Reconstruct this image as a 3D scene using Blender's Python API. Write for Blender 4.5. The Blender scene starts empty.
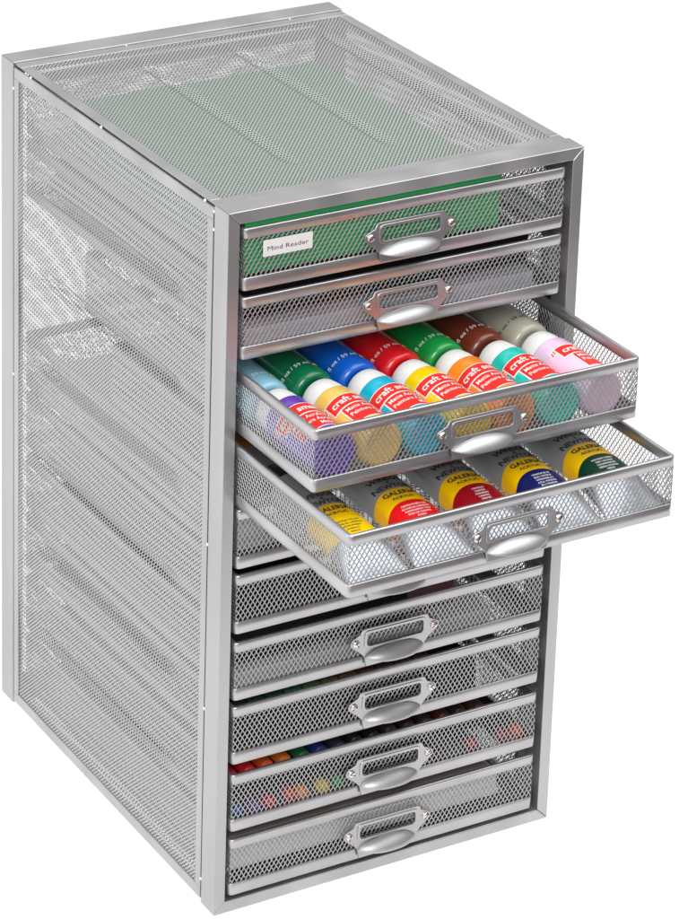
import bpy, bmesh, math, random
import numpy as np
from mathutils import Vector, Matrix
random.seed(7)
C = bpy.context.scene.collection
R = math.radians

# ------------------------------------------------------------------ sizes (m)
W, D, H = 0.300, 0.3696, 0.5663           # cabinet
FW = 0.0096                                # face width of the frame tubes
DX0, DX1 = 0.0130, 0.2860                  # drawer sides
DW = DX1 - DX0
DH = 0.0476                                # drawer height
DL = 0.352                                 # drawer length
ZT = [0.5525, 0.4996, 0.4422, 0.3862, 0.3338, 0.2808, 0.2259, 0.1725, 0.1156, 0.0607]   # drawer rim heights
PULL = [0.0, 0.0, 0.1038, 0.1545, 0.0, 0.0, 0.0, 0.0, 0.0, 0.0]
YAW = [0, 0, 0, R(0.35), 0, 0, 0, 0, 0, 0]

# ------------------------------------------------------------------ object helpers
def link(name, me, mat=None, parent=None):
    o = bpy.data.objects.new(name, me)
    C.objects.link(o)
    if mat is not None and me is not None and len(me.materials) == 0:
        me.materials.append(mat)
    if parent is not None:
        o.parent = parent
    return o

def thing(name, label, cat, loc=(0, 0, 0), rot=(0, 0, 0), group=None):
    o = bpy.data.objects.new(name, None)
    o.empty_display_size = 0.02
    C.objects.link(o)
    o.location = loc
    o.rotation_euler = rot
    tag(o, label, cat, group)
    return o

def tag(o, label, cat, group=None):
    o['label'] = label
    o['category'] = cat
    if group:
        o['group'] = group

def dup(root, loc, rot, label, group=None):
    r = root.copy(); C.objects.link(r)
    r.location = loc; r.rotation_euler = rot
    r['label'] = label
    if group: r['group'] = group
    for ch in list(root.children):
        c = ch.copy(); C.objects.link(c); c.parent = r
        for g in ch.children:
            d = g.copy(); C.objects.link(d); d.parent = c
    return r

def bm_mesh(bm, name, smooth=False):
    me = bpy.data.meshes.new(name)
    bm.normal_update()
    bm.to_mesh(me); bm.free()
    if smooth:
        for p in me.polygons: p.use_smooth = True
    return me

def np_mesh(name, V, F, smooth=False):
    """V (n,3), F (m,4)"""
    me = bpy.data.meshes.new(name)
    n, m = len(V), len(F)
    me.vertices.add(n); me.vertices.foreach_set('co', np.ascontiguousarray(V, np.float32).ravel())
    me.loops.add(m * 4); me.loops.foreach_set('vertex_index', np.ascontiguousarray(F, np.int32).ravel())
    me.polygons.add(m)
    me.polygons.foreach_set('loop_start', np.arange(m, dtype=np.int32) * 4)
    me.polygons.foreach_set('loop_total', np.full(m, 4, np.int32))
    me.polygons.foreach_set('use_smooth', np.full(m, smooth, bool))
    me.update(calc_edges=True)
    return me

def box_bm(bm, x0, x1, y0, y1, z0, z1):
    v = [bm.verts.new((x, y, z)) for z in (z0, z1) for y in (y0, y1) for x in (x0, x1)]
    for f in ((0, 2, 3, 1), (4, 5, 7, 6), (0, 1, 5, 4), (2, 6, 7, 3), (0, 4, 6, 2), (1, 3, 7, 5)):
        bm.faces.new([v[i] for i in f])

def bevel_mod(o, w, seg=3):
    m = o.modifiers.new('bevel', 'BEVEL'); m.width = w; m.segments = seg
    m.limit_method = 'ANGLE'; m.angle_limit = R(35)
    for p in o.data.polygons: p.use_smooth = True
    n = o.modifiers.new('wn', 'WEIGHTED_NORMAL'); n.keep_sharp = True
    return o

def lathe_np(profile, n=48):
    """profile [(r, y)] revolved around the y axis; returns V,F"""
    P = np.array(profile, float); k = len(P)
    a = np.linspace(0, 2 * np.pi, n, endpoint=False)
    V = np.zeros((k, n, 3))
    V[:, :, 0] = P[:, 0:1] * np.sin(a); V[:, :, 2] = P[:, 0:1] * np.cos(a); V[:, :, 1] = P[:, 1:2]
    idx = np.arange(k * n).reshape(k, n)
    F = np.stack([idx[:-1], np.roll(idx[:-1], -1, 1), np.roll(idx[1:], -1, 1), idx[1:]], -1).reshape(-1, 4)
    return V.reshape(-1, 3), F

def join_np(parts):
    V = []; F = []; off = 0
    for v, f in parts:
        V.append(v); F.append(f + off); off += len(v)
    return np.concatenate(V), np.concatenate(F)

# ------------------------------------------------------------------ expanded metal
def expanded(w, h, pw, ph, kx, ky, tilt, depth, org, U, Vv, N, disp=None):
    """sheet of diamond holes in the rectangle w x h; returns V,F arrays"""
    nx, ny = int(w / pw) + 2, int(h / ph) + 2
    a = np.stack(np.meshgrid(np.arange(-1, nx), np.arange(-1, ny), indexing='ij'), -1).reshape(-1, 2).astype(float)
    cen = np.concatenate([a, a + 0.5]) * np.array([pw, ph])
    ok = (cen[:, 0] > -pw * .49) & (cen[:, 0] < w + pw * .49) & (cen[:, 1] > -ph * .49) & (cen[:, 1] < h + ph * .49)
    cen = cen[ok]; n = len(cen)
    cor = np.array([[.5, 0], [0, .5], [-.5, 0], [0, -.5]]) * np.array([pw, ph])
    q = np.zeros((n, 12, 3))
    q[:, 0:4, :2] = cen[:, None] + cor
    # the hole is a six-sided slot: keep it a rhombus but offset inward
    q[:, 4:8, :2] = cen[:, None] + cor * np.array([kx, ky])
    q[:, 8:12, :2] = q[:, 4:8, :2]
    q[:, 0:4, 2] = 0
    tl = np.array([0, tilt, 0, -tilt])
    q[:, 4:8, 2] = tl
    q[:, 8:12, 2] = tl - depth
    q[:, :, 0] = np.clip(q[:, :, 0], 0, w); q[:, :, 1] = np.clip(q[:, :, 1], 0, h)
    if disp is not None:
        q[:, :, 2] += disp(q[:, :, 0], q[:, :, 1])
    f = []
    for i in range(4):
        j = (i + 1) % 4
        f.append([i, j, 4 + j, 4 + i]); f.append([4 + i, 4 + j, 8 + j, 8 + i])
    F = (np.array(f)[None] + (np.arange(n) * 12)[:, None, None]).reshape(-1, 4)
    q = q.reshape(-1, 3)
    V = np.array(org, float) + q[:, 0:1] * np.array(U, float) + q[:, 1:2] * np.array(Vv, float) + q[:, 2:3] * np.array(N, float)
    return V, F

# ------------------------------------------------------------------ flat shapes with holes, and text
def curve_mesh(name, loops, extrude, bevel=0.0, res=1):
    cu = bpy.data.curves.new(name, 'CURVE'); cu.dimensions = '2D'; cu.fill_mode = 'BOTH'
    cu.extrude = extrude; cu.bevel_depth = bevel; cu.bevel_resolution = res
    for lp in loops:
        s = cu.splines.new('POLY'); s.points.add(len(lp) - 1); s.use_cyclic_u = True
        for i, (x, y) in enumerate(lp): s.points[i].co = (x, y, 0, 1)
    o = bpy.data.objects.new('tmp', cu); C.objects.link(o)
    dg = bpy.context.evaluated_depsgraph_get(); dg.update()
    me = bpy.data.meshes.new_from_object(o.evaluated_get(dg))
    bpy.data.objects.remove(o); bpy.data.curves.remove(cu)
    me.name = name
    return me

def text_mesh(txt, size, stretch=1.0, align='LEFT', bold=0.0, subdiv=1, space=1.0):
    cu = bpy.data.curves.new('t', 'FONT'); cu.body = txt; cu.size = size; cu.align_x = align
    cu.offset = bold; cu.resolution_u = 2; cu.space_character = space
    o = bpy.data.objects.new('tmp', cu); C.objects.link(o)
    dg = bpy.context.evaluated_depsgraph_get(); dg.update()
    me = bpy.data.meshes.new_from_object(o.evaluated_get(dg))
    bpy.data.objects.remove(o); bpy.data.curves.remove(cu)
    bm = bmesh.new(); bm.from_mesh(me); bpy.data.meshes.remove(me)
    for v in bm.verts: v.co.x *= stretch
    if subdiv:
        bmesh.ops.triangulate(bm, faces=bm.faces[:])
        bmesh.ops.subdivide_edges(bm, edges=[e for e in bm.edges if e.calc_length() > size * .3], cuts=1)
    return bm

def merge(meshes, mats=None):
    bm = bmesh.new(); sm = []
    for i, me in enumerate(meshes):
        n = len(bm.faces); bm.from_mesh(me); bm.faces.ensure_lookup_table()
        for f in bm.faces[n:]: f.material_index = i if mats else 0
    out = bpy.data.meshes.new(meshes[0].name); bm.to_mesh(out); bm.free()
    if mats:
        for m in mats: out.materials.append(m)
    return out

def rrect(x0, x1, y0, y1, r, n=5):
    pts = []
    for cx, cy, a0 in ((x1 - r, y1 - r, 0), (x0 + r, y1 - r, 90), (x0 + r, y0 + r, 180), (x1 - r, y0 + r, 270)):
        for i in range(n + 1):
            a = R(a0 + 90 * i / n); pts.append((cx + r * math.cos(a), cy + r * math.sin(a)))
    return pts

def ring_np(x0, x1, y0, y1, r, prof, n=6):
    """closed profile [(inset, z)] swept round a rounded rectangle"""
    k = len(prof); loops = []
    for ins, z in prof:
        rr = max(r - ins, 0.0004)
        pts = rrect(x0 + ins, x1 - ins, y0 + ins, y1 - ins, rr, n); lp = []
        for i, a in enumerate(pts):
            b = pts[(i + 1) % len(pts)]
            m = 24 if math.hypot(a[0] - b[0], a[1] - b[1]) > .05 else 1    # short facets along the straights
            lp += [(a[0] + (b[0] - a[0]) * q / m, a[1] + (b[1] - a[1]) * q / m, z) for q in range(m)]
        loops.append(lp)
    V = np.array(loops); m = V.shape[1]
    idx = np.arange(k * m).reshape(k, m)
    a = idx; b = np.roll(idx, -1, 0)
    F = np.stack([a, np.roll(a, -1, 1), np.roll(b, -1, 1), b], -1).reshape(-1, 4)
    return V.reshape(-1, 3), F

# ------------------------------------------------------------------ materials
def mat(name, col, rough=0.5, metal=0.0, spec=0.5, bump=0.0, bscale=200.0, var=0.0, vscale=30.0, coat=0.0, stretch=(1, 1, 1), trans=0.0):
    m = bpy.data.materials.new(name); m.use_nodes = True
    nt = m.node_tree; b = nt.nodes['Principled BSDF']
    b.inputs['Base Color'].default_value = (*col, 1); b.inputs['Roughness'].default_value = rough
    b.inputs['Metallic'].default_value = metal; b.inputs['Specular IOR Level'].default_value = spec
    b.inputs['Coat Weight'].default_value = coat
    if bump or var:
        tc = nt.nodes.new('ShaderNodeTexCoord'); mp = nt.nodes.new('ShaderNodeMapping')
        mp.inputs['Scale'].default_value = stretch
        nt.links.new(tc.outputs['Object'], mp.inputs['Vector'])
    if var:
        n = nt.nodes.new('ShaderNodeTexNoise'); n.inputs['Scale'].default_value = vscale; n.inputs['Detail'].default_value = 1.5
        nt.links.new(mp.outputs['Vector'], n.inputs['Vector'])
        mr = nt.nodes.new('ShaderNodeMapRange'); mr.inputs['From Min'].default_value = .3; mr.inputs['From Max'].default_value = .7
        mr.inputs['To Min'].default_value = 1 - var; mr.inputs['To Max'].default_value = 1 + var
        nt.links.new(n.outputs['Fac'], mr.inputs['Value'])
        mx = nt.nodes.new('ShaderNodeMix'); mx.data_type = 'RGBA'; mx.blend_type = 'MULTIPLY'; mx.inputs['Factor'].default_value = 1
        mx.inputs['A'].default_value = (*col, 1)
        nt.links.new(mr.outputs['Result'], mx.inputs['B']); nt.links.new(mx.outputs['Result'], b.inputs['Base Color'])
        mr2 = nt.nodes.new('ShaderNodeMapRange'); mr2.inputs['From Min'].default_value = .3; mr2.inputs['From Max'].default_value = .7
        mr2.inputs['To Min'].default_value = max(rough - .08, .03); mr2.inputs['To Max'].default_value = min(rough + .1, 1)
        nt.links.new(n.outputs['Fac'], mr2.inputs['Value']); nt.links.new(mr2.outputs['Result'], b.inputs['Roughness'])
    if bump:
        n2 = nt.nodes.new('ShaderNodeTexNoise'); n2.inputs['Scale'].default_value = bscale; n2.inputs['Detail'].default_value = 3
        nt.links.new(mp.outputs['Vector'], n2.inputs['Vector'])
        bp = nt.nodes.new('ShaderNodeBump'); bp.inputs['Strength'].default_value = bump; bp.inputs['Distance'].default_value = .0006
        nt.links.new(n2.outputs['Fac'], bp.inputs['Height']); nt.links.new(bp.outputs['Normal'], b.inputs['Normal'])
    return m

def page_mat(name, col, dark=0.75):
    """paper stack: fine page lines along z on the sides"""
    m = mat(name, col, rough=.7)
    nt = m.node_tree; b = nt.nodes['Principled BSDF']
    tc = nt.nodes.new('ShaderNodeTexCoord'); mp = nt.nodes.new('ShaderNodeMapping'); mp.inputs['Scale'].default_value = (3, 3, 900)
    n = nt.nodes.new('ShaderNodeTexNoise'); n.inputs['Scale'].default_value = 1.5; n.inputs['Detail'].default_value = 3
    nt.links.new(tc.outputs['Object'], mp.inputs['Vector']); nt.links.new(mp.outputs['Vector'], n.inputs['Vector'])
    cr = nt.nodes.new('ShaderNodeValToRGB'); cr.color_ramp.elements[0].position = .35; cr.color_ramp.elements[1].position = .6
    cr.color_ramp.elements[0].color = (*[c * dark for c in col], 1); cr.color_ramp.elements[1].color = (*col, 1)
    nt.links.new(n.outputs['Fac'], cr.inputs['Fac']); nt.links.new(cr.outputs['Color'], b.inputs['Base Color'])
    return m

def srgb(r, g, b):
    f = lambda c: (c / 255 / 12.92) if c / 255 <= .04045 else ((c / 255 + .055) / 1.055) ** 2.4
    return (f(r), f(g), f(b))

M_frame = mat('silver_paint_frame', (.49, .49, .495), rough=.33, metal=.82, var=.13, vscale=20, bump=.08, bscale=700, stretch=(1, 1, .25))
M_rail = mat('silver_paint_rail', (.50, .495, .50), rough=.30, metal=.88, var=.12, vscale=18)
M_mesh = mat('silver_mesh', (.56, .56, .56), rough=.36, metal=.75)
M_dmesh = mat('silver_drawer_mesh', (.53, .53, .53), rough=.30, metal=.9)
M_cup = mat('satin_silver_pull', (.53, .54, .55), rough=.46, metal=.9)
M_nickel = mat('polished_nickel_screw', (.80, .74, .68), rough=.12, metal=1.0)
M_slot = mat('dark_screw_slot', (.03, .03, .03), rough=.6)
M_dark = mat('black_gap_shade', (.02, .02, .021), rough=.5)
M_sticker = mat('white_sticker', (.78, .76, .75), rough=.5)
M_ink = mat('dark_print', (.03, .03, .035), rough=.5)
M_white = mat('white_cap_plastic', (.80, .80, .79), rough=.35, var=.02, vscale=60)
M_wink = mat('white_print', (.82, .82, .82), rough=.45)
M_red = mat('red_label_print', srgb(222, 40, 28), rough=.35)
M_yel = mat('yellow_mark', srgb(240, 205, 40), rough=.4)

# ------------------------------------------------------------------ setting: white sheet, made translucent so added light from below washes out shadows
fm = bpy.data.materials.new('white_translucent_sheet'); fm.use_nodes = True
nt = fm.node_tree; nt.nodes.remove(nt.nodes['Principled BSDF'])
out = nt.nodes['Material Output']
d1 = nt.nodes.new('ShaderNodeBsdfDiffuse'); d1.inputs['Color'].default_value = (.95, .95, .95, 1)
d2 = nt.nodes.new('ShaderNodeBsdfTranslucent'); d2.inputs['Color'].default_value = (.95, .95, .95, 1)
mx = nt.nodes.new('ShaderNodeMixShader'); mx.inputs['Fac'].default_value = .62
nt.links.new(d1.outputs[0], mx.inputs[1]); nt.links.new(d2.outputs[0], mx.inputs[2]); nt.links.new(mx.outputs[0], out.inputs['Surface'])
bm = bmesh.new()
vs = [bm.verts.new(p) for p in ((-1.6, -.62, -.0006), (3.4, -.62, -.0006), (3.4, 5, -.0006), (-1.6, 5, -.0006))]
bm.faces.new(vs)
fl = link('floor', bm_mesh(bm, 'floor'), fm); fl['kind'] = 'structure'

# ------------------------------------------------------------------ the cabinet
cab = thing('mesh_cabinet', 'tall silver wire mesh cabinet holding ten shallow drawers', 'cabinet', (0, 0, 0))

def frame_ring(y0, y1, name):
    bm = bmesh.new()
    o = [(0, 0), (W, 0), (W, H), (0, H)]
    zb = FW
    i = [(FW, zb), (W - FW, zb), (W - FW, H - FW), (FW, H - FW)]
    g = 0.00006   # hairline of the mitre
    for k in range(4):
        j = (k + 1) % 4
        q = [Vector(o[k]), Vector(o[j]), Vector(i[j]), Vector(i[k])]
        d = (q[1] - q[0]).normalized() * g
        q = [q[0] + d, q[1] - d, q[2] - d, q[3] + d]
        a = [bm.verts.new((p.x, y0, p.y)) for p in q]; b = [bm.verts.new((p.x, y1, p.y)) for p in q]
        bm.faces.new(a); bm.faces.new(b[::-1])
        for s in range(4):
            t = (s + 1) % 4; bm.faces.new((a[t], a[s], b[s], b[t]))
    bmesh.ops.recalc_face_normals(bm, faces=bm.faces[:])
    ob = link(name, bm_mesh(bm, name), M_frame, cab)
    return bevel_mod(ob, .0008, 3)

frame_ring(0, .0205, 'front_frame')
frame_ring(D - .0215, D, 'back_frame')

PY0, PY1 = .0225, D - .0228          # panels run between the two frames
PZ0, PZ1 = .0028, .5626
RIDGES = [.0905, .169, .247, .327, .405, .4785]

def ridge_prof(t, hw):
    a = np.clip(np.abs(t) / hw, 0, 1)
    return (np.cos(a * np.pi) * .5 + .5)

def side_disp(u, v):
    y = PY0 + u; z = PZ0 + v
    e = np.clip((y - .050) / .055, 0, 1) * np.clip((.320 - y) / .055, 0, 1)
    e = e * e * (3 - 2 * e)
    s = np.zeros_like(u)
    for r in RIDGES:
        s += ridge_prof(z - r, .0088)
    return -.0060 * s * e - .0007 * np.sin(u * 23 + v * 9) * np.sin(v * 31)

def rim_strips(bm, u0, u1, v0, v1, w0, w1, n0, n1, f):
    """four flat strips round a rectangle, f maps (u,v,n)"""
    for a, b, c, d in ((u0, u1, v0, v0 + w1), (u0, u1, v1 - w1, v1), (u0, u0 + w0, v0 + w1, v1 - w1), (u1 - w0, u1, v0 + w1, v1 - w1)):
        vv = [bm.verts.new(f(u, v, n)) for n in (n0, n1) for v in (c, d) for u in (a, b)]
        for q in ((0, 2, 3, 1), (4, 5, 7, 6), (0, 1, 5, 4), (2, 6, 7, 3), (0, 4, 6, 2), (1, 3, 7, 5)):
            bm.faces.new([vv[i] for i in q])
    bmesh.ops.recalc_face_normals(bm, faces=bm.faces[:])

# side panels: a flat rim and a ribbed expanded metal sheet
sv, sf = expanded(PY1 - PY0, PZ1 - PZ0, .0039, .0034, .66, .66, 0, .00012, (0, PY0, PZ0), (0, 1, 0), (0, 0, 1), (-1, 0, 0), side_disp)
side_me = np_mesh('side_mesh', sv, sf)
bm = bmesh.new()
rim_strips(bm, PY0, PY1, PZ0, PZ1, .0080, .0090, -.0009, .0009, lambda u, v, n: (-n, u, v))
rim_me = bm_mesh(bm, 'panel_rim')
for x, sx in ((.0012, 1), (W - .0014, -1)):
    r = link('side_panel', rim_me, M_frame, cab); r.location = (x, 0, 0); r.scale = (sx, 1, 1)
    bevel_mod(r, .0005, 2)
    m = link('panel_mesh', side_me, M_mesh, r)

# top panel
TX0, TX1 = .0024, W - .0012
TY0, TY1 = .0207, D - .0217
TZ = H - .0022
def top_disp(u, v):
    x = TX0 + u; y = TY0 + v
    e = np.clip((y - .062) / .03, 0, 1) * np.clip((.32 - y) / .03, 0, 1)
    e = e * e * (3 - 2 * e)
    s = np.zeros_like(u)
    for r in (.093, .176, .259):
        s += ridge_prof(x - r, .0080)
    return -.0028 * s * e - .0006 * np.sin(u * 17 + 1) * np.sin(v * 14)
tv, tf = expanded(TX1 - TX0, TY1 - TY0, .0035, .0041, .55, .55, .0001, .00022, (TX0, TY0, 0), (1, 0, 0), (0, 1, 0), (0, 0, 1), top_disp)
bm = bmesh.new()
rim_strips(bm, TX0, TX1, TY0, TY1, .0085, .0105, -.0009, .0009, lambda u, v, n: (u, v, n))
tp = link('top_panel', bm_mesh(bm, 'top_rim'), M_frame, cab); tp.location = (0, 0, TZ); bevel_mod(tp, .0005, 2)
top_me = np_mesh('top_mesh', tv, tf)
link('panel_mesh', top_me, M_mesh, tp)

# back and bottom panels
bv, bf = expanded(W - 2 * FW - .001, H - 2 * FW - .001, .0035, .0041, .72, .70, .0001, .0002, (FW + .0005, 0, FW + .0005), (1, 0, 0), (0, 0, 1), (0, 1, 0))
bm = bmesh.new()
rim_strips(bm, FW + .0003, W - FW - .0003, FW + .0003, H - FW - .0003, .006, .006, -.0009, .0009, lambda u, v, n: (u, n, v))
bp_ = link('back_panel', bm_mesh(bm, 'back_rim'), M_frame, cab); bp_.location = (0, D - .006, 0)
link('panel_mesh', np_mesh('back_mesh', bv, bf), M_mesh, bp_)
bt = link('bottom_panel', bpy.data.meshes.new('bottom_rim'), M_frame, cab)
bm = bmesh.new()
rim_strips(bm, TX0, TX1, TY0, TY1, .0085, .0085, -.0009, .0009, lambda u, v, n: (u, v, n))
bm.to_mesh(bt.data); bm.free(); bt.location = (0, 0, .0045)
link('panel_mesh', top_me, M_mesh, bt)

# black strips added behind the front frame, keeping the drawer gaps dark
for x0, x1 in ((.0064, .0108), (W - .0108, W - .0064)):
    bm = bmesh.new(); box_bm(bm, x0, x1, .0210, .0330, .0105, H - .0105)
    link('gap_shade_strip', bm_mesh(bm, 'gap_shade_strip'), M_dark, cab)
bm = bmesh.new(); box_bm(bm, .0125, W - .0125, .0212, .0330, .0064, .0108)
link('gap_shade_strip', bm_mesh(bm, 'gap_shade_strip'), M_dark, cab)

# weld spots along the seams
bm = bmesh.new(); bmesh.ops.create_icosphere(bm, subdivisions=2, radius=1)
weld_me = bm_mesh(bm, 'weld_spot', True)
M_weld = mat('bright_weld', (.85, .85, .85), rough=.25, metal=.8)
spots = [(.0012, .0365, .5632), (.0012, .198, .5632), (.0012, .318, .5632), (.0006, .0215, .5605), (.0006, .0215, .5468), (.0006, .0215, .30), (.0006, .0215, .165), (.0006, .0215, .02),
         (.0006, .3475, .545), (.0006, .3475, .30), (.03, .0212, .5645), (.155, .0212, .5645), (.285, .0212, .5645), (.10, .3485, .5645), (.25, .3485, .5645)]
for s in spots:
    w = link('weld_spot', weld_me, M_weld, cab); w.location = s; w.scale = (.0010, .0016, .0014)

# ------------------------------------------------------------------ a drawer (origin: front face, middle of the width, underside)
def make_drawer():
    hw = DW / 2
    ins = .0014
    zt = DH
    # mesh basket: front, back, two sides, floor
    z0, z1 = .0045, DH - .0045
    parts = []
    a = dict(pw=.0040, ph=.0063, kx=.815, ky=.79, tilt=.00022, depth=.0003)
    parts.append(expanded(DW - 2 * ins, z1 - z0, org=(-hw + ins, ins, z0), U=(1, 0, 0), Vv=(0, 0, 1), N=(0, -1, 0), **a))
    parts.append(expanded(DW - 2 * ins, z1 - z0, org=(hw - ins, DL - ins, z0), U=(-1, 0, 0), Vv=(0, 0, 1), N=(0, 1, 0), **a))
    parts.append(expanded(DL - 2 * ins, z1 - z0, org=(-hw + ins, DL - ins, z0), U=(0, -1, 0), Vv=(0, 0, 1), N=(-1, 0, 0), **a))
    parts.append(expanded(DL - 2 * ins, z1 - z0, org=(hw - ins, ins, z0), U=(0, 1, 0), Vv=(0, 0, 1), N=(1, 0, 0), **a))
    parts.append(expanded(DW - 2 * ins, DL - 2 * ins, org=(-hw + ins, ins, .0022), U=(1, 0, 0), Vv=(0, 1, 0), N=(0, 0, 1), **a))
    v, f = join_np(parts)
    t = link('mesh_drawer', np_mesh('drawer_mesh', v, f), M_dmesh, cab)
    # top rim: folded band with a rounded upper edge
    hr = .0078
    prof = [(0, zt - hr), (0, zt - .0014), (.0002, zt - .0007), (.0007, zt - .0002), (.0014, zt), (.0026, zt), (.0033, zt - .0003), (.0036, zt - .001), (.0036, zt - hr), (.0030, zt - hr - .0004), (.0006, zt - hr - .0004)]
    v, f = ring_np(-hw, hw, 0, DL, .0045, prof)
    link('top_rim', np_mesh('drawer_rim', v, f, True), M_rail, t)
    # bottom rail
    hb = .0098
    prof = [(.0006, 0), (.0002, .0004), (.0002, hb - .0005), (.0006, hb), (.0022, hb), (.0028, hb - .0006), (.0028, .0030), (.0090, .0026), (.0090, .0016), (.0085, .0004)]
    v, f = ring_np(-hw, hw, 0, DL, .0040, prof)
    link('bottom_rail', np_mesh('drawer_rail', v, f, True), M_rail, t)
    # label holder plate with a window
    outer = [(-.0268, -.0143), (.0268, -.0143), (.0285, -.0152), (.0300, -.0185), (.0372, -.0218), (.0384, -.0234), (.0386, -.0252), (.0378, -.0268), (.0300, -.0330), (.0262, -.0372), (.0245, -.0450),
             (-.0245, -.0450), (-.0262, -.0372), (-.0300, -.0330), (-.0378, -.0268), (-.0386, -.0252), (-.0384, -.0234), (-.0372, -.0218), (-.0300, -.0185), (-.0285, -.0152)]
    inner = rrect(-.0250, .0250, -.0288, -.0177, .0028, 4)
    me = curve_mesh('label_holder', [outer, inner], .0005, .0003)
    me.transform(Matrix.Translation((.0005, -.0018, DH)) @ Matrix.Rotation(R(90), 4, 'X'))
    # raised lip round the window, same sheet metal
    lip = curve_mesh('window_lip', [rrect(-.0268, .0268, -.0303, -.0160, .0036, 4), inner], .0005, .0003)
    lip.transform(Matrix.Translation((.0005, -.0026, DH)) @ Matrix.Rotation(R(90), 4, 'X'))
    link('label_holder', merge([me, lip]), M_rail, t)
    # scooped pull under the window
    nu, nv = 40, 14
    V = np.zeros((nu + 1, nv + 1, 3))
    for i in range(nu + 1):
        s = -math.cos(math.pi * i / nu)
        A = (1 - abs(s) ** 2.5) ** .75 if abs(s) < 1 else 0
        for j in range(nv + 1):
            th = j / nv * math.pi / 2
            V[i, j] = (.0250 * s, -.0026 - .0098 * A * math.sin(th), DH - .0380 + A * (.0072 * math.cos(th) - .0016 * math.sin(th)))
    idx = np.arange((nu + 1) * (nv + 1)).reshape(nu + 1, nv + 1)
    F = np.stack([idx[:-1, :-1], idx[:-1, 1:], idx[1:, 1:], idx[1:, :-1]], -1).reshape(-1, 4)
    cup = link('pull', np_mesh('pull', V.reshape(-1, 3), F, True), M_cup, t)
    so = cup.modifiers.new('thick', 'SOLIDIFY'); so.thickness = .0011; so.offset = 0
    # screws
    pr = [(0.00001, -.0016), (.0012, -.00155), (.0022, -.0012), (.0029, -.0005), (.0031, .0002), (.0031, .0012)]
    v, f = lathe_np(pr, 24)
    sm = np_mesh('screw', v, f, True)
    bm = bmesh.new(); box_bm(bm, -.0024, .0024, -.00175, -.0013, -.0003, .0003)
    sm = merge([sm, bm_mesh(bm, 'slot')], [M_nickel, M_slot])
    for s in (-1, 1):
        sc = link('screw', sm, M_nickel, t); sc.location = (.0005 + s * .0341, -.0032, DH - .0245)
        sc.rotation_euler = (0, R(-35 if s < 0 else -20), 0)
    return t

DLAB = {0: 'closed mesh drawer with a white name sticker', 2: 'pulled-out mesh drawer full of paint bottles', 3: 'pulled-out mesh drawer holding paint tubes'}
XC = (DX0 + DX1) / 2
proto = make_drawer()
drawers = []
for i in range(10):
    loc = (XC - (.0004 if i != 3 else .0015), -PULL[i], ZT[i] - DH)
    if i == 0:
        d = proto
    else:
        d = proto.copy(); C.objects.link(d); d.parent = cab
        for ch in proto.children:
            c = ch.copy(); C.objects.link(c); c.parent = d
            if c.name.startswith('screw'): c.rotation_euler = (0, R(random.uniform(-80, 80)), 0)
            if c.name.startswith('pull'): c.rotation_euler = (R(random.uniform(-1.5, 1.5)), R(random.uniform(-.4, .4)), 0)
    d.location = loc; d.rotation_euler = (0, 0, YAW[i])
    if i in DLAB: d['label'] = DLAB[i]
    drawers.append(d)

# name sticker on the top drawer
me = curve_mesh('name_sticker', [rrect(.0, .0402, -.0238, -.0112, .0004, 2)], .00015)
me.transform(Matrix.Translation((.0287 - XC, -.0004, DH)) @ Matrix.Rotation(R(90), 4, 'X'))
bm = text_mesh('Mind Reader', .0047, 1.32, subdiv=0, space=1.05)
bm.transform(Matrix.Translation((.0287 + .0030 - XC, -.0007, DH - .0195)) @ Matrix.Rotation(R(90), 4, 'X'))
st = link('name_sticker', merge([me, bm_mesh(bm, 'lettering')], [M_sticker, M_ink]), None, drawers[0])
st['label'] = 'small white sticker with dark lettering'

FLOOR = lambda i: ZT[i] - DH + .0030      # inside floor of drawer i

# ------------------------------------------------------------------ paper pads and other flat contents
def pad(name, label, cat, x0, x1, y0, y1, z0, z1, m, bev=.0006, group=None):
    bm = bmesh.new(); box_bm(bm, x0, x1, y0, y1, z0, z1)
    bmesh.ops.subdivide_edges(bm, edges=bm.edges[:], cuts=3, use_grid_fill=True)
    for v in bm.verts:
        v.co.z += .0006 * math.sin(v.co.x * 40 + z0 * 900) * (1 if v.co.z > (z0 + z1) / 2 else 0)
    cx, cy = (x0 + x1) / 2, (y0 + y1) / 2
    bmesh.ops.translate(bm, verts=bm.verts[:], vec=(-cx, -cy, -z0))
    o = link(name, bm_mesh(bm, name), m)
    o.location = (cx, cy, z0)
    bevel_mod(o, bev, 2)
    tag(o, label, cat, group)
    return o

M_green = page_mat('green_card', srgb(42, 168, 92), .9)
M_maroon = mat('dark_maroon_board', (.09, .018, .02), rough=.5, var=.2, vscale=15)
M_lav = page_mat('pale_lavender_paper', (.62, .62, .72), .8)
M_grey = page_mat('pale_grey_paper', (.60, .61, .63), .75)
M_black = mat('black_card', (.007, .0065, .007), rough=.8, spec=.2)
M_kraft = mat('grey_brown_board', (.24, .205, .185), rough=.65, var=.08, vscale=40)
M_lgrey = page_mat('light_grey_paper', (.62, .61, .60), .85)

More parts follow.
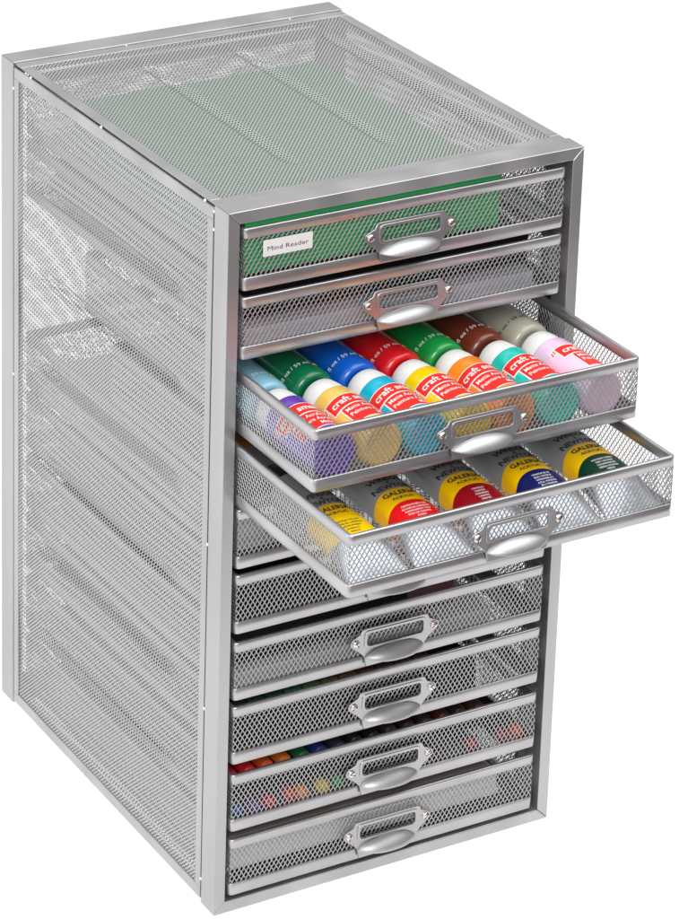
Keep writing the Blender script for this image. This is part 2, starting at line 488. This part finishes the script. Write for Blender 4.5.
f = FLOOR(0)
pad('maroon_pad', 'thin dark maroon pad under the green pad in the top drawer', 'paper pad', .018, .222, .010, .270, f, f + .0070, M_maroon)
pad('green_pad', 'bright green paper pad filling the top drawer to its rim', 'paper pad', .0165, .2300, .0045, .272, f + .0078, ZT[0] + .0036, M_green)
f = FLOOR(1)
pad('paper_stack', 'lavender white paper stack low in the second drawer from top', 'paper stack', .022, .2680, .012, .300, f, f + .0140, M_lav)
pad('black_filler', 'added black filler darkening the space over the lavender paper in the second drawer', 'folder', .018, .272, .026, .310, f + .0148, f + .0400, M_black)  # added black block, keeps the drawer interior dark above the paper
f = FLOOR(4)
pad('grey_pad', 'grey paper pad in the drawer hidden by the open tube drawer', 'paper pad', .020, .270, .012, .300, f + .0045, f + .0360, M_grey)
# curled sheet on top of it
n = 24
V = []; F = []
for i in range(n + 1):
    u = i / n
    for j, y in enumerate((.006, .15)):
        V.append((.016 + .17 * u, y, f + .0375 + .0055 * math.exp(-((u - .08) / .10) ** 2) + .002 * math.sin(u * 9)))
for i in range(n): F.append((2 * i, 2 * i + 2, 2 * i + 3, 2 * i + 1))
o = link('curled_sheet', np_mesh('curled_sheet', np.array(V), np.array(F), True), M_grey)
so = o.modifiers.new('thick', 'SOLIDIFY'); so.thickness = .0004
tag(o, 'curled grey sheet lying on the grey pad behind the tube drawer', 'paper sheet')
f = FLOOR(5)
pad('black_box', 'flat black box in the drawer below the open tube drawer', 'box', .018, .190, .016, .300, f, f + .0300, M_black)
pad('maroon_pad', 'dark maroon book lying beside the black box below the open tube drawer', 'book', .192, .262, .016, .300, f, f + .0310, M_maroon)
f = FLOOR(6)
pad('paper_stack', 'pale grey paper stack low in the drawer with topmost uncovered pull', 'paper stack', .018, .2440, .011, .300, f, f + .0125, M_grey)
pad('black_filler', 'added black filler for the dark above the pale paper stack in the seventh drawer', 'folder', .020, .175, .022, .300, f + .0130, f + .0390, M_black)  # black block put in for the darkness over this stack
pad('maroon_pad', 'dark red folder beside the black filler on the pale paper stack', 'folder', .178, .222, .030, .300, f + .0130, f + .0365, M_maroon)
f = FLOOR(9)
pad('black_book', 'thin black book at the bottom of the lowest drawer', 'book', .030, .262, .030, .300, f, f + .0130, M_black)
pad('grey_pad', 'light grey paper block lying on the black book in the lowest drawer', 'paper block', .0175, .2560, .0085, .300, f + .0136, f + .0345, M_lgrey)
kp = pad('kraft_board', 'grey brown board on the paper block, top of the lowest drawer', 'board', .0160, .2460, .0060, .300, f + .0350, f + .0415, M_kraft)
M_rust = mat('rust_orange_print', srgb(150, 70, 25), rough=.6)
M_olive = mat('olive_print', srgb(130, 110, 30), rough=.6)
for (x, y, rx, ry, m) in ((.120, .045, .0085, .011, M_rust), (.139, .044, .006, .007, M_olive), (.131, .075, .012, .010, M_rust)):
    pts = [(rx * math.cos(a) * (1 + .15 * math.sin(3 * a)), ry * math.sin(a)) for a in np.linspace(0, 2 * math.pi, 28)[:-1]]
    me = curve_mesh('printed_leaf', [pts], .0001)
    q = link('printed_leaf', me, m, kp); q.location = (x - kp.location.x, y - kp.location.y, .0073)

# ------------------------------------------------------------------ sticks and markers in drawers eight and nine
def stick_mesh(name, w, l, h, r):
    bm = bmesh.new(); box_bm(bm, -w / 2, w / 2, 0, l, 0, h)
    return bm_mesh(bm, name)

f = FLOOR(7)
pad('black_case', 'flat black case carrying the row of dark felt sticks', 'case', .018, .235, .014, .300, f, f + .0240, M_black)
cols = [((.008, .022, .022), 'black green'), ((.010, .030, .028), 'dark teal'), ((.012, .045, .035), 'deep teal'), ((.012, .10, .045), 'dark green'), ((.05, .12, .02), 'moss green'),
        ((.10, .085, .018), 'olive'), ((.11, .055, .016), 'tan brown'), ((.085, .022, .015), 'red brown'), ((.06, .012, .018), 'dark red'), ((.045, .008, .016), 'maroon'), ((.03, .006, .012), 'plum black')]
sm = stick_mesh('felt_stick', .0152, .26, .0125, .003)
x = .0265
for c, nm in cols:
    o = link('felt_stick', sm.copy(), mat('felt_' + nm.replace(' ', '_'), c, rough=.75, var=.15, vscale=120))
    o.location = (x, .016, f + .0246); bevel_mod(o, .0030, 3)
    tag(o, nm + ' felt stick lying in the row behind the third pull from bottom', 'felt stick', 'felt sticks in the third drawer from bottom')
    x += .0160

f = FLOOR(8)
# markers on the floor: barrel, coloured end cap
v, fc = lathe_np([(.00001, 0), (.0020, .0001), (.0036, .0010), (.0046, .0030), (.0048, .0055), (.0048, .030), (.0044, .0302), (.0044, .130), (.00001, .1302)], 20)
M_barrel = mat('grey_marker_barrel', (.03, .03, .033), rough=.4)
capv, capf = lathe_np([(.00001, 0), (.0018, .0002), (.0034, .0012), (.0045, .0032), (.0048, .0055), (.0047, .0095), (.0040, .0100)], 20)
barv, barf = lathe_np([(.0040, .0098), (.0044, .0105), (.0044, .135), (.00001, .1352)], 20)
cap_me = np_mesh('marker_cap', capv, capf, True); bar_me = np_mesh('marker_barrel', barv, barf, True)
marks = [(.0250, (20, 85, 165), 'blue', 0), (.0388, (105, 70, 160), 'violet', 0), (.0527, (215, 25, 50), 'crimson', 0), (.0705, (225, 50, 30), 'red', .0006), (.0806, (245, 130, 30), 'orange', .0006),
         (.0990, (240, 205, 40), 'yellow', .0003), (.1128, (20, 150, 75), 'green', 0), (.1280, (35, 65, 160), 'navy blue', 0), (.1500, (60, 45, 40), 'dark brown', 0), (.1720, (40, 40, 45), 'black', 0),
         (.2020, (70, 30, 40), 'dark plum', 0), (.2335, (190, 35, 45), 'brick red', 0), (.2610, (170, 30, 55), 'raspberry', 0), (.2745, (225, 85, 35), 'coral orange', .001)]
for x, c, nm, dz in marks:
    t = thing('marker', nm + ' ended round marker lying on the floor of the second drawer from bottom', 'marker', (x, .0050 + random.uniform(0, .003), f + .0060 + dz), (0, 0, R(random.uniform(-2, 2))), 'round markers in the second drawer from bottom')
    t.scale = (1.2, 1, 1.2)
    link('cap', cap_me.copy(), mat('marker_' + nm.replace(' ', '_'), srgb(*c), rough=.35), t)
    link('barrel', bar_me, M_barrel, t)
pad('black_case', 'flat black tray above the round markers in the second drawer', 'tray', .0165, .262, .022, .310, f + .0130, f + .0290, M_black)
cols = [((190, 20, 45), 'crimson'), ((200, 25, 40), 'scarlet'), ((205, 75, 20), 'orange red'), ((195, 105, 30), 'orange'), ((15, 95, 55), 'green'), ((25, 45, 120), 'blue'), ((40, 40, 60), 'slate'), ((30, 30, 34), 'charcoal'),
        ((28, 26, 26), 'black'), ((52, 38, 34), 'umber'), ((60, 28, 26), 'dark red'), ((48, 34, 30), 'brown'), ((70, 26, 26), 'oxblood'), ((36, 32, 30), 'dark grey'), ((64, 30, 24), 'sienna')]
sv_, sf_ = lathe_np([(.00001, 0), (.0025, .0002), (.0047, .0008), (.0056, .0020), (.0056, .2500), (.00001, .2502)], 16)
st_me = np_mesh('colour_stick', sv_, sf_, True)
x = .0205
for c, nm in cols:
    o = link('colour_stick', st_me.copy(), mat('stick_' + nm.replace(' ', '_'), srgb(*c), rough=.45))
    o.location = (x, .010 + random.uniform(0, .004), f + .0290 + .0058)
    tag(o, nm + ' colour stick on the black tray in the second lowest drawer', 'colour stick', 'colour sticks on the black tray')
    x += .0156

# ------------------------------------------------------------------ craft paint bottles
BR = .0184
def bend(bm, r, phi0, y0):
    for v in bm.verts:
        ph = phi0 + v.co.x / BR
        v.co = Vector((r * math.sin(ph), y0 + v.co.y, r * math.cos(ph)))
    return bm

def patch_bm(s0, s1, y0, y1, sk=0.0, n=20):
    """grid patch, lower edge shifted by sk"""
    bm = bmesh.new(); g = []
    for i in range(n + 1):
        u = i / n
        g.append([bm.verts.new((s0 + (s1 - s0) * u + sk * (1 - w), y0 + (y1 - y0) * w, 0)) for w in (0, .33, .67, 1)])
    for i in range(n):
        for j in range(3): bm.faces.new((g[i][j], g[i + 1][j], g[i + 1][j + 1], g[i][j + 1]))
    return bm

def add_bms(bms):
    out = bmesh.new()
    for b in bms:
        me = bpy.data.meshes.new('t'); b.to_mesh(me); b.free(); out.from_mesh(me); bpy.data.meshes.remove(me)
    return out

BODY = 0.0665
prof = [(.00001, .0022), (.0090, .0018), (.0125, .0004), (.0140, 0), (.0158, .0006), (.0172, .0022), (.0181, .0046), (BR, .0075), (BR, BODY - .0022), (.0182, BODY - .0010), (.0176, BODY), (.0120, BODY + .0006)]
v, fc = lathe_np(prof, 64); body_me = np_mesh('bottle_body', v, fc, True)
prof = [(.0150, BODY - .0003), (.0170, BODY + .0002), (.0171, BODY + .0010), (.0169, BODY + .010), (.0160, BODY + .0175), (.0150, BODY + .0190), (.0130, BODY + .0196), (.00001, BODY + .0198)]
v, fc = lathe_np(prof, 64); cap2_me = np_mesh('bottle_cap', v, fc, True)

def label_meshes():
    yt, ym, yb = .0510, .0370, .0130
    o1, o2, o3 = BR + .00012, BR + .00022, BR + .00034
    ph = R(-63)
    wh = add_bms([bend(patch_bm(-.0009, .0479, ym - .0010, yt + .0009), o1, ph, 0), bend(patch_bm(.0048, .0440, yb, ym - .0002), o1 + .00002, ph, 0)])
    rd = add_bms([bend(patch_bm(0, .0470, ym + .0004, yt), o2, ph, 0), bend(patch_bm(.0058, .0430, yb + .0009, ym - .0010), o2, ph, 0)]
                 + [bend(patch_bm(a, a + .0015, b, b + .0015), o2, ph, 0) for a, b in ((-.0048, yt - .0030), (-.0026, yt - .0022), (-.0052, yt - .0052), (-.0030, yt - .0046))])
    wh2 = bend(patch_bm(-.0060, -.0005, yt - .0060, yt + .0003), o1, ph, 0)
    wh = add_bms([wh, wh2])
    tx = [bend(text_mesh('craft smart', .0098, .86, bold=.00018), o3, ph + .0026 / BR, ym + .0042),
          bend(text_mesh('Matte Acrylic Paint', .0060, .80, bold=.00006), o3, ph + .0075 / BR, ym - .0075),
          bend(text_mesh('Peinture Acrylique', .0060, .80, bold=.00006), o3, ph + .0075 / BR, ym - .0142),
          bend(text_mesh('Mate', .0060, .8, bold=.00006), o3, ph + .0250 / BR, ym - .0206)]
    return bm_mesh(wh, 'label_border'), bm_mesh(rd, 'label_red'), bm_mesh(add_bms(tx), 'label_text')
lw, lr, lt = label_meshes()
vol = bm_mesh(bend(text_mesh('2 fl oz / 59 ml', .0056, .98, align='CENTER', bold=.00004), BR + .0003, R(180 - 34), .0160), 'volume_text')
vol_dark = vol.copy()
bmt = bmesh.new()
t3 = [bmt.verts.new(p) for p in ((-.0022, -.0018, 0), (.0022, -.0018, 0), (0, .0022, 0))]; bmt.faces.new(t3)
tri = bm_mesh(bend(bmt, BR + .0003, R(180 + 22), .0150), 'hazard_mark')

def bottle(col, loc, roll, label, group, dark_ink=False, met=0.0):
    t = thing('paint_bottle', label, 'paint bottle', loc, (0, roll, 0), group)
    m = mat('bottle_paint', col, rough=.17, spec=.5, var=.03, vscale=90, coat=.3)
    link('body', body_me.copy(), m, t)
    link('cap', cap2_me, M_white, t)
    l = link('label', lw, M_wink, t)
    link('label_panel', lr, M_red, l); link('lettering', lt, M_wink, l)
    link('volume_print', vol_dark if dark_ink else vol, M_ink if dark_ink else M_wink, t)
    link('hazard_mark', tri, M_yel, t)
    return t

bz = FLOOR(2) + BR + .0002
PX = [.0336 + .0373 * i for i in range(7)]
front = [((104, 62, 178), 'purple', -20), ((238, 196, 92), 'straw yellow', 4), ((22, 178, 212), 'sky blue', -4), ((250, 206, 0), 'bright yellow', 3), ((246, 140, 34), 'orange', -6), ((28, 196, 180), 'turquoise', 5), ((236, 200, 226), 'pale pink', 34)]
back = [((128, 180, 198), 'pale blue', 5), ((6, 104, 66), 'dark green', 0), ((10, 88, 186), 'royal blue', 4), ((205, 22, 30), 'red', 2), ((18, 138, 60), 'grass green', 6), ((104, 44, 28), 'brown', 3), ((160, 158, 142), 'warm grey', 0)]
for i, (c, nm, ro) in enumerate(front):
    bottle(srgb(*c), (PX[i], -.0985 + random.uniform(-.0006, .0010), bz), R(ro), nm + ' craft paint bottle in the front row of the open drawer', 'craft paint bottles in the front row')
for i, (c, nm, ro) in enumerate(back):
    bottle(srgb(*c), (PX[i] - .0006, -.0085 + random.uniform(-.001, .001), bz), R(180 + ro), nm + ' craft paint bottle lying behind the white caps of the front row', 'craft paint bottles in the back row', dark_ink=(i == 6))

# ------------------------------------------------------------------ paint tubes
def tube_mat(name, col, base=(.29, .30, .31)):
    m = bpy.data.materials.new(name); m.use_nodes = True
    nt = m.node_tree; b = nt.nodes['Principled BSDF']; L = nt.links
    tc = nt.nodes.new('ShaderNodeTexCoord'); sp = nt.nodes.new('ShaderNodeSeparateXYZ'); L.new(tc.outputs['Object'], sp.inputs[0])
    def mth(op, a, b_=None, clamp=False):
        n = nt.nodes.new('ShaderNodeMath'); n.operation = op; n.use_clamp = clamp
        for k, q in enumerate((a, b_)):
            if q is None: continue
            if isinstance(q, (int, float)): n.inputs[k].default_value = q
            else: L.new(q, n.inputs[k])
        return n.outputs[0]
    X, Y, Z = sp.outputs
    def arch(apex, w, c):
        t = mth('DIVIDE', X, w); t = mth('MULTIPLY', t, t); t = mth('SUBTRACT', 1.0, t); t = mth('MAXIMUM', t, 0.0); t = mth('SQRT', t)
        lim = mth('ADD', mth('MULTIPLY', mth('SUBTRACT', t, 1.0), c), apex)
        return mth('MULTIPLY', mth('LESS_THAN', Y, lim), mth('LESS_THAN', mth('ABSOLUTE', X), w))
    ya = arch(.0736, .0262, .016); ca = arch(.0562, .0240, .017)
    fr = mth('LESS_THAN', Y, .0335)
    def mix(fac, A, B):
        n = nt.nodes.new('ShaderNodeMix'); n.data_type = 'RGBA'; L.new(fac, n.inputs['Factor'])
        for s, q in (('A', A), ('B', B)):
            if isinstance(q, tuple): n.inputs[s].default_value = (*q, 1)
            else: L.new(q, n.inputs[s])
        return n.outputs['Result']
    c = mix(ya, base, srgb(248, 196, 0)); c = mix(ca, c, col); c = mix(fr, c, (.40, .43, .47))
    L.new(c, b.inputs['Base Color'])
    mt = mth('MULTIPLY', fr, .75); L.new(mth('ADD', mt, mth('MULTIPLY', mth('SUBTRACT', 1.0, ya), .0)), b.inputs['Metallic'])
    b.inputs['Roughness'].default_value = .33
    n2 = nt.nodes.new('ShaderNodeTexNoise'); n2.inputs['Scale'].default_value = 130; n2.inputs['Detail'].default_value = 2
    L.new(tc.outputs['Object'], n2.inputs['Vector'])
    bp = nt.nodes.new('ShaderNodeBump'); bp.inputs['Distance'].default_value = .0010; bp.inputs['Strength'].default_value = .6
    L.new(n2.outputs['Fac'], bp.inputs['Height']); L.new(bp.outputs['Normal'], b.inputs['Normal'])
    return m

# stations along y (from the crimped end): y, half width, half thickness, centre height
ST = [(0, .0247, .0008, .0014), (.0055, .0247, .0010, .0016), (.0060, .0246, .0014, .0020), (.014, .0243, .0042, .0046), (.024, .0234, .0076, .0079), (.036, .0220, .0106, .0108), (.052, .0204, .0122, .0124),
      (.075, .0190, .0130, .0132), (.105, .0182, .0138, .0140), (.122, .0176, .0142, .0144), (.125, .0150, .0130, .0144), (.130, .0075, .0075, .0144), (.134, .0068, .0068, .0144)]
SA = np.array(ST)
def st_at(y):
    return [np.interp(y, SA[:, 0], SA[:, k]) for k in (1, 2, 3)]
ys = np.concatenate([np.linspace(0, .006, 7), np.linspace(.0075, .122, 80), np.array([.1235, .125, .127, .1285, .130, .134])])
na = 72
V = np.zeros((len(ys), na, 3))
for i, y in enumerate(ys):
    hw, ht, zc = st_at(y)
    a = np.linspace(0, 2 * np.pi, na, endpoint=False)
    ca, sa = np.cos(a), np.sin(a)
    e = .8
    V[i, :, 0] = hw * np.sign(ca) * np.abs(ca) ** e; V[i, :, 2] = zc + ht * np.sign(sa) * np.abs(sa) ** e; V[i, :, 1] = y
idx = np.arange(len(ys) * na).reshape(len(ys), na)
F = np.stack([idx[:-1], idx[1:], np.roll(idx[1:], -1, 1), np.roll(idx[:-1], -1, 1)], -1).reshape(-1, 4)
tube_me = np_mesh('tube_body', V.reshape(-1, 3), F, True)
v, fc = lathe_np([(.0070, .130), (.0090, .1302), (.0095, .132), (.0090, .150), (.0080, .1515), (.00001, .152)], 32)
tcap_me = np_mesh('tube_cap', v + np.array([0, 0, .0144]), fc, True)
def wrap(bm, x0, y0, off=.0003):
    for v in bm.verts:
        x, y = x0 + v.co.x, y0 + v.co.y
        hw, ht, zc = st_at(y)
        c = min(abs(x / hw), .999) ** (1 / .8)
        s = math.sqrt(max(0, 1 - c * c)) ** .8
        v.co = Vector((x, y, zc + ht * s + off))
    return bm
def T(s, size, y, bold=.00005, st=1.0, x0=0, align='CENTER'):
    return wrap(text_mesh(s, size, st, align=align, bold=bold), x0, y)
dark_txt = bm_mesh(add_bms([T('WINSOR', .0074, .0852, .00020, .95), T('&', .0040, .0812, .0001), T('NEWTON', .0074, .0746, .00020, .95)]), 'maker_text')
band_txt = bm_mesh(add_bms([T('GALERIA', .0066, .0652, .00020, 1.02), T('ACRYLIC', .0042, .0598, .00010, 1.08)]), 'band_text')
NAMES = {'yellow': ['CADMIUM YELLOW', 'JAUNE DE CADMIUM', 'KADMIUMGELB', 'AMARILLO', 'GIALLO'], 'red': ['CADMIUM RED HUE', 'ROUGE DE CADMIUM', 'KADMIUMROT TON', 'ROJO DE CADMIO', 'ROSSO'],
         'crimson': ['CRIMSON', 'CARMIN', 'KARMESIN', 'CARMESI', 'CREMISI'], 'blue': ['WINSOR BLUE', 'BLEU WINSOR', 'WINSORBLAU', 'AZUL WINSOR', 'BLU WINSOR'], 'green': ['HOOKERS GREEN', 'VERT HOOKER', 'HOOKERGRUN', 'VERDE HOOKER', 'VERDE']}
tz = FLOOR(3) + .0004
TXC = [.0425, .0965, .1500, .2035, .2575]
tcol = [('yellow', srgb(250, 208, 0)), ('red', srgb(222, 18, 24)), ('crimson', srgb(150, 8, 26)), ('blue', srgb(16, 28, 92)), ('green', srgb(6, 54, 36))]
M_tcap = mat('black_tube_cap', (.015, .015, .016), rough=.4)
def tube(nm, col, loc, rz, label, group):
    t = thing('paint_tube', label, 'paint tube', loc, (0, 0, rz), group)
    link('body', tube_me.copy(), tube_mat('tube_' + nm, col), t)
    link('cap', tcap_me, M_tcap, t)
    link('maker_print', dark_txt, M_ink, t); link('band_print', band_txt, M_ink, t)
    small = bm_mesh(add_bms([T(s, .0024, .0490 - .0030 * k, .00003, .95, x0=.001) for k, s in enumerate(NAMES[nm])]), 'colour_text')
    link('colour_print', small, M_ink if nm == 'yellow' else M_wink, t)
    return t
for i, (nm, c) in enumerate(tcol):
    tube(nm, c, (TXC[i], -.1505 + (0, .0, .0008, -.0002, .0004)[i], tz), R((.8, .3, -.5, .2, .5)[i]), nm + ' banded grey paint tube lying flat in the lower open drawer', 'paint tubes in the lower open drawer')
tb = tube('yellow', srgb(150, 98, 20), (.0430, .004, tz), R(0), 'brown tube behind the yellow one, in the gap between both open drawers', 'paint tubes in the lower open drawer')

# ------------------------------------------------------------------ light
w = bpy.data.worlds.new('World'); bpy.context.scene.world = w; w.use_nodes = True
# made-up world gradient for metal reflections: lighter back left and above, darker front right
nt = w.node_tree; bg = nt.nodes['Background']; bg.inputs['Strength'].default_value = 1.0
tc = nt.nodes.new('ShaderNodeTexCoord'); dp = nt.nodes.new('ShaderNodeVectorMath'); dp.operation = 'DOT_PRODUCT'
dp.inputs[1].default_value = Vector((-.66, .45, .60)).normalized()
nt.links.new(tc.outputs['Generated'], dp.inputs[0])
cr = nt.nodes.new('ShaderNodeMapRange'); cr.interpolation_type = 'SMOOTHSTEP'
cr.inputs['From Min'].default_value = -.75; cr.inputs['From Max'].default_value = .75
cr.inputs['To Min'].default_value = 0; cr.inputs['To Max'].default_value = 1
nt.links.new(dp.outputs['Value'], cr.inputs['Value']); wc = nt.nodes.new('ShaderNodeMix'); wc.data_type = 'RGBA'
wc.inputs['A'].default_value = (.215, .19, .195, 1); wc.inputs['B'].default_value = (.84, .84, .85, 1)
nt.links.new(cr.outputs['Result'], wc.inputs['Factor']); nt.links.new(wc.outputs['Result'], bg.inputs['Color'])
def area(name, loc, target, sx, sy, power, col=(1, 1, 1)):
    l = bpy.data.lights.new(name, 'AREA'); l.shape = 'RECTANGLE'; l.size = sx; l.size_y = sy; l.energy = power; l.color = col
    o = bpy.data.objects.new(name, l); C.objects.link(o); o.location = loc
    o.rotation_euler = (Vector(target) - Vector(loc)).to_track_quat('-Z', 'Y').to_euler()
    return o
area('softbox_key', (-1.1, -1.7, 1.9), (.1, .1, .3), 1.2, 1.2, 34)
area('softbox_top', (.6, -.3, 1.75), (.2, .05, .3), 1.7, 1.2, 17)
area('softbox_left', (-1.7, .5, .7), (0, .2, .3), 1.0, 1.0, 6)
area('added_underlight', (.6, 1.4, -1.0), (.6, 1.4, 0), 5.0, 5.0, 95)  # added lamp under the sheet, keeps the ground white and shadowless

# ------------------------------------------------------------------ camera
cam = bpy.data.cameras.new('camera'); co = bpy.data.objects.new('camera', cam); C.objects.link(co)
RM = [(0.88110286, -0.47267498, 0.01536592), (-0.13574389, -0.28389409, -0.94919847), (0.45302466, 0.83425566, -0.31430264)]
X, Yd, Zf = [Vector(r) for r in RM]
mtx = Matrix((X, -Yd, -Zf)).transposed().to_4x4()
mtx.translation = (-1.08387478, -1.91771853, 1.46521393)
co.matrix_world = mtx
cam.sensor_fit = 'VERTICAL'; cam.sensor_height = 36; cam.sensor_width = 36 * 679 / 919
fpx, cx, cy = 3409.93573636, 178.65880522, -18.077925
cam.lens = fpx * 36 / 919
cam.shift_x = (679 / 2 - cx) / 919
cam.shift_y = (cy - 919 / 2) / 919
cam.clip_start = .05; cam.clip_end = 100
sc = bpy.context.scene
sc.camera = co
sc.view_settings.view_transform = 'Standard'; sc.view_settings.look = 'None'
sc.view_settings.exposure = 0; sc.view_settings.gamma = 1
sc.cycles.max_bounces = 10; sc.cycles.diffuse_bounces = 5; sc.cycles.glossy_bounces = 5
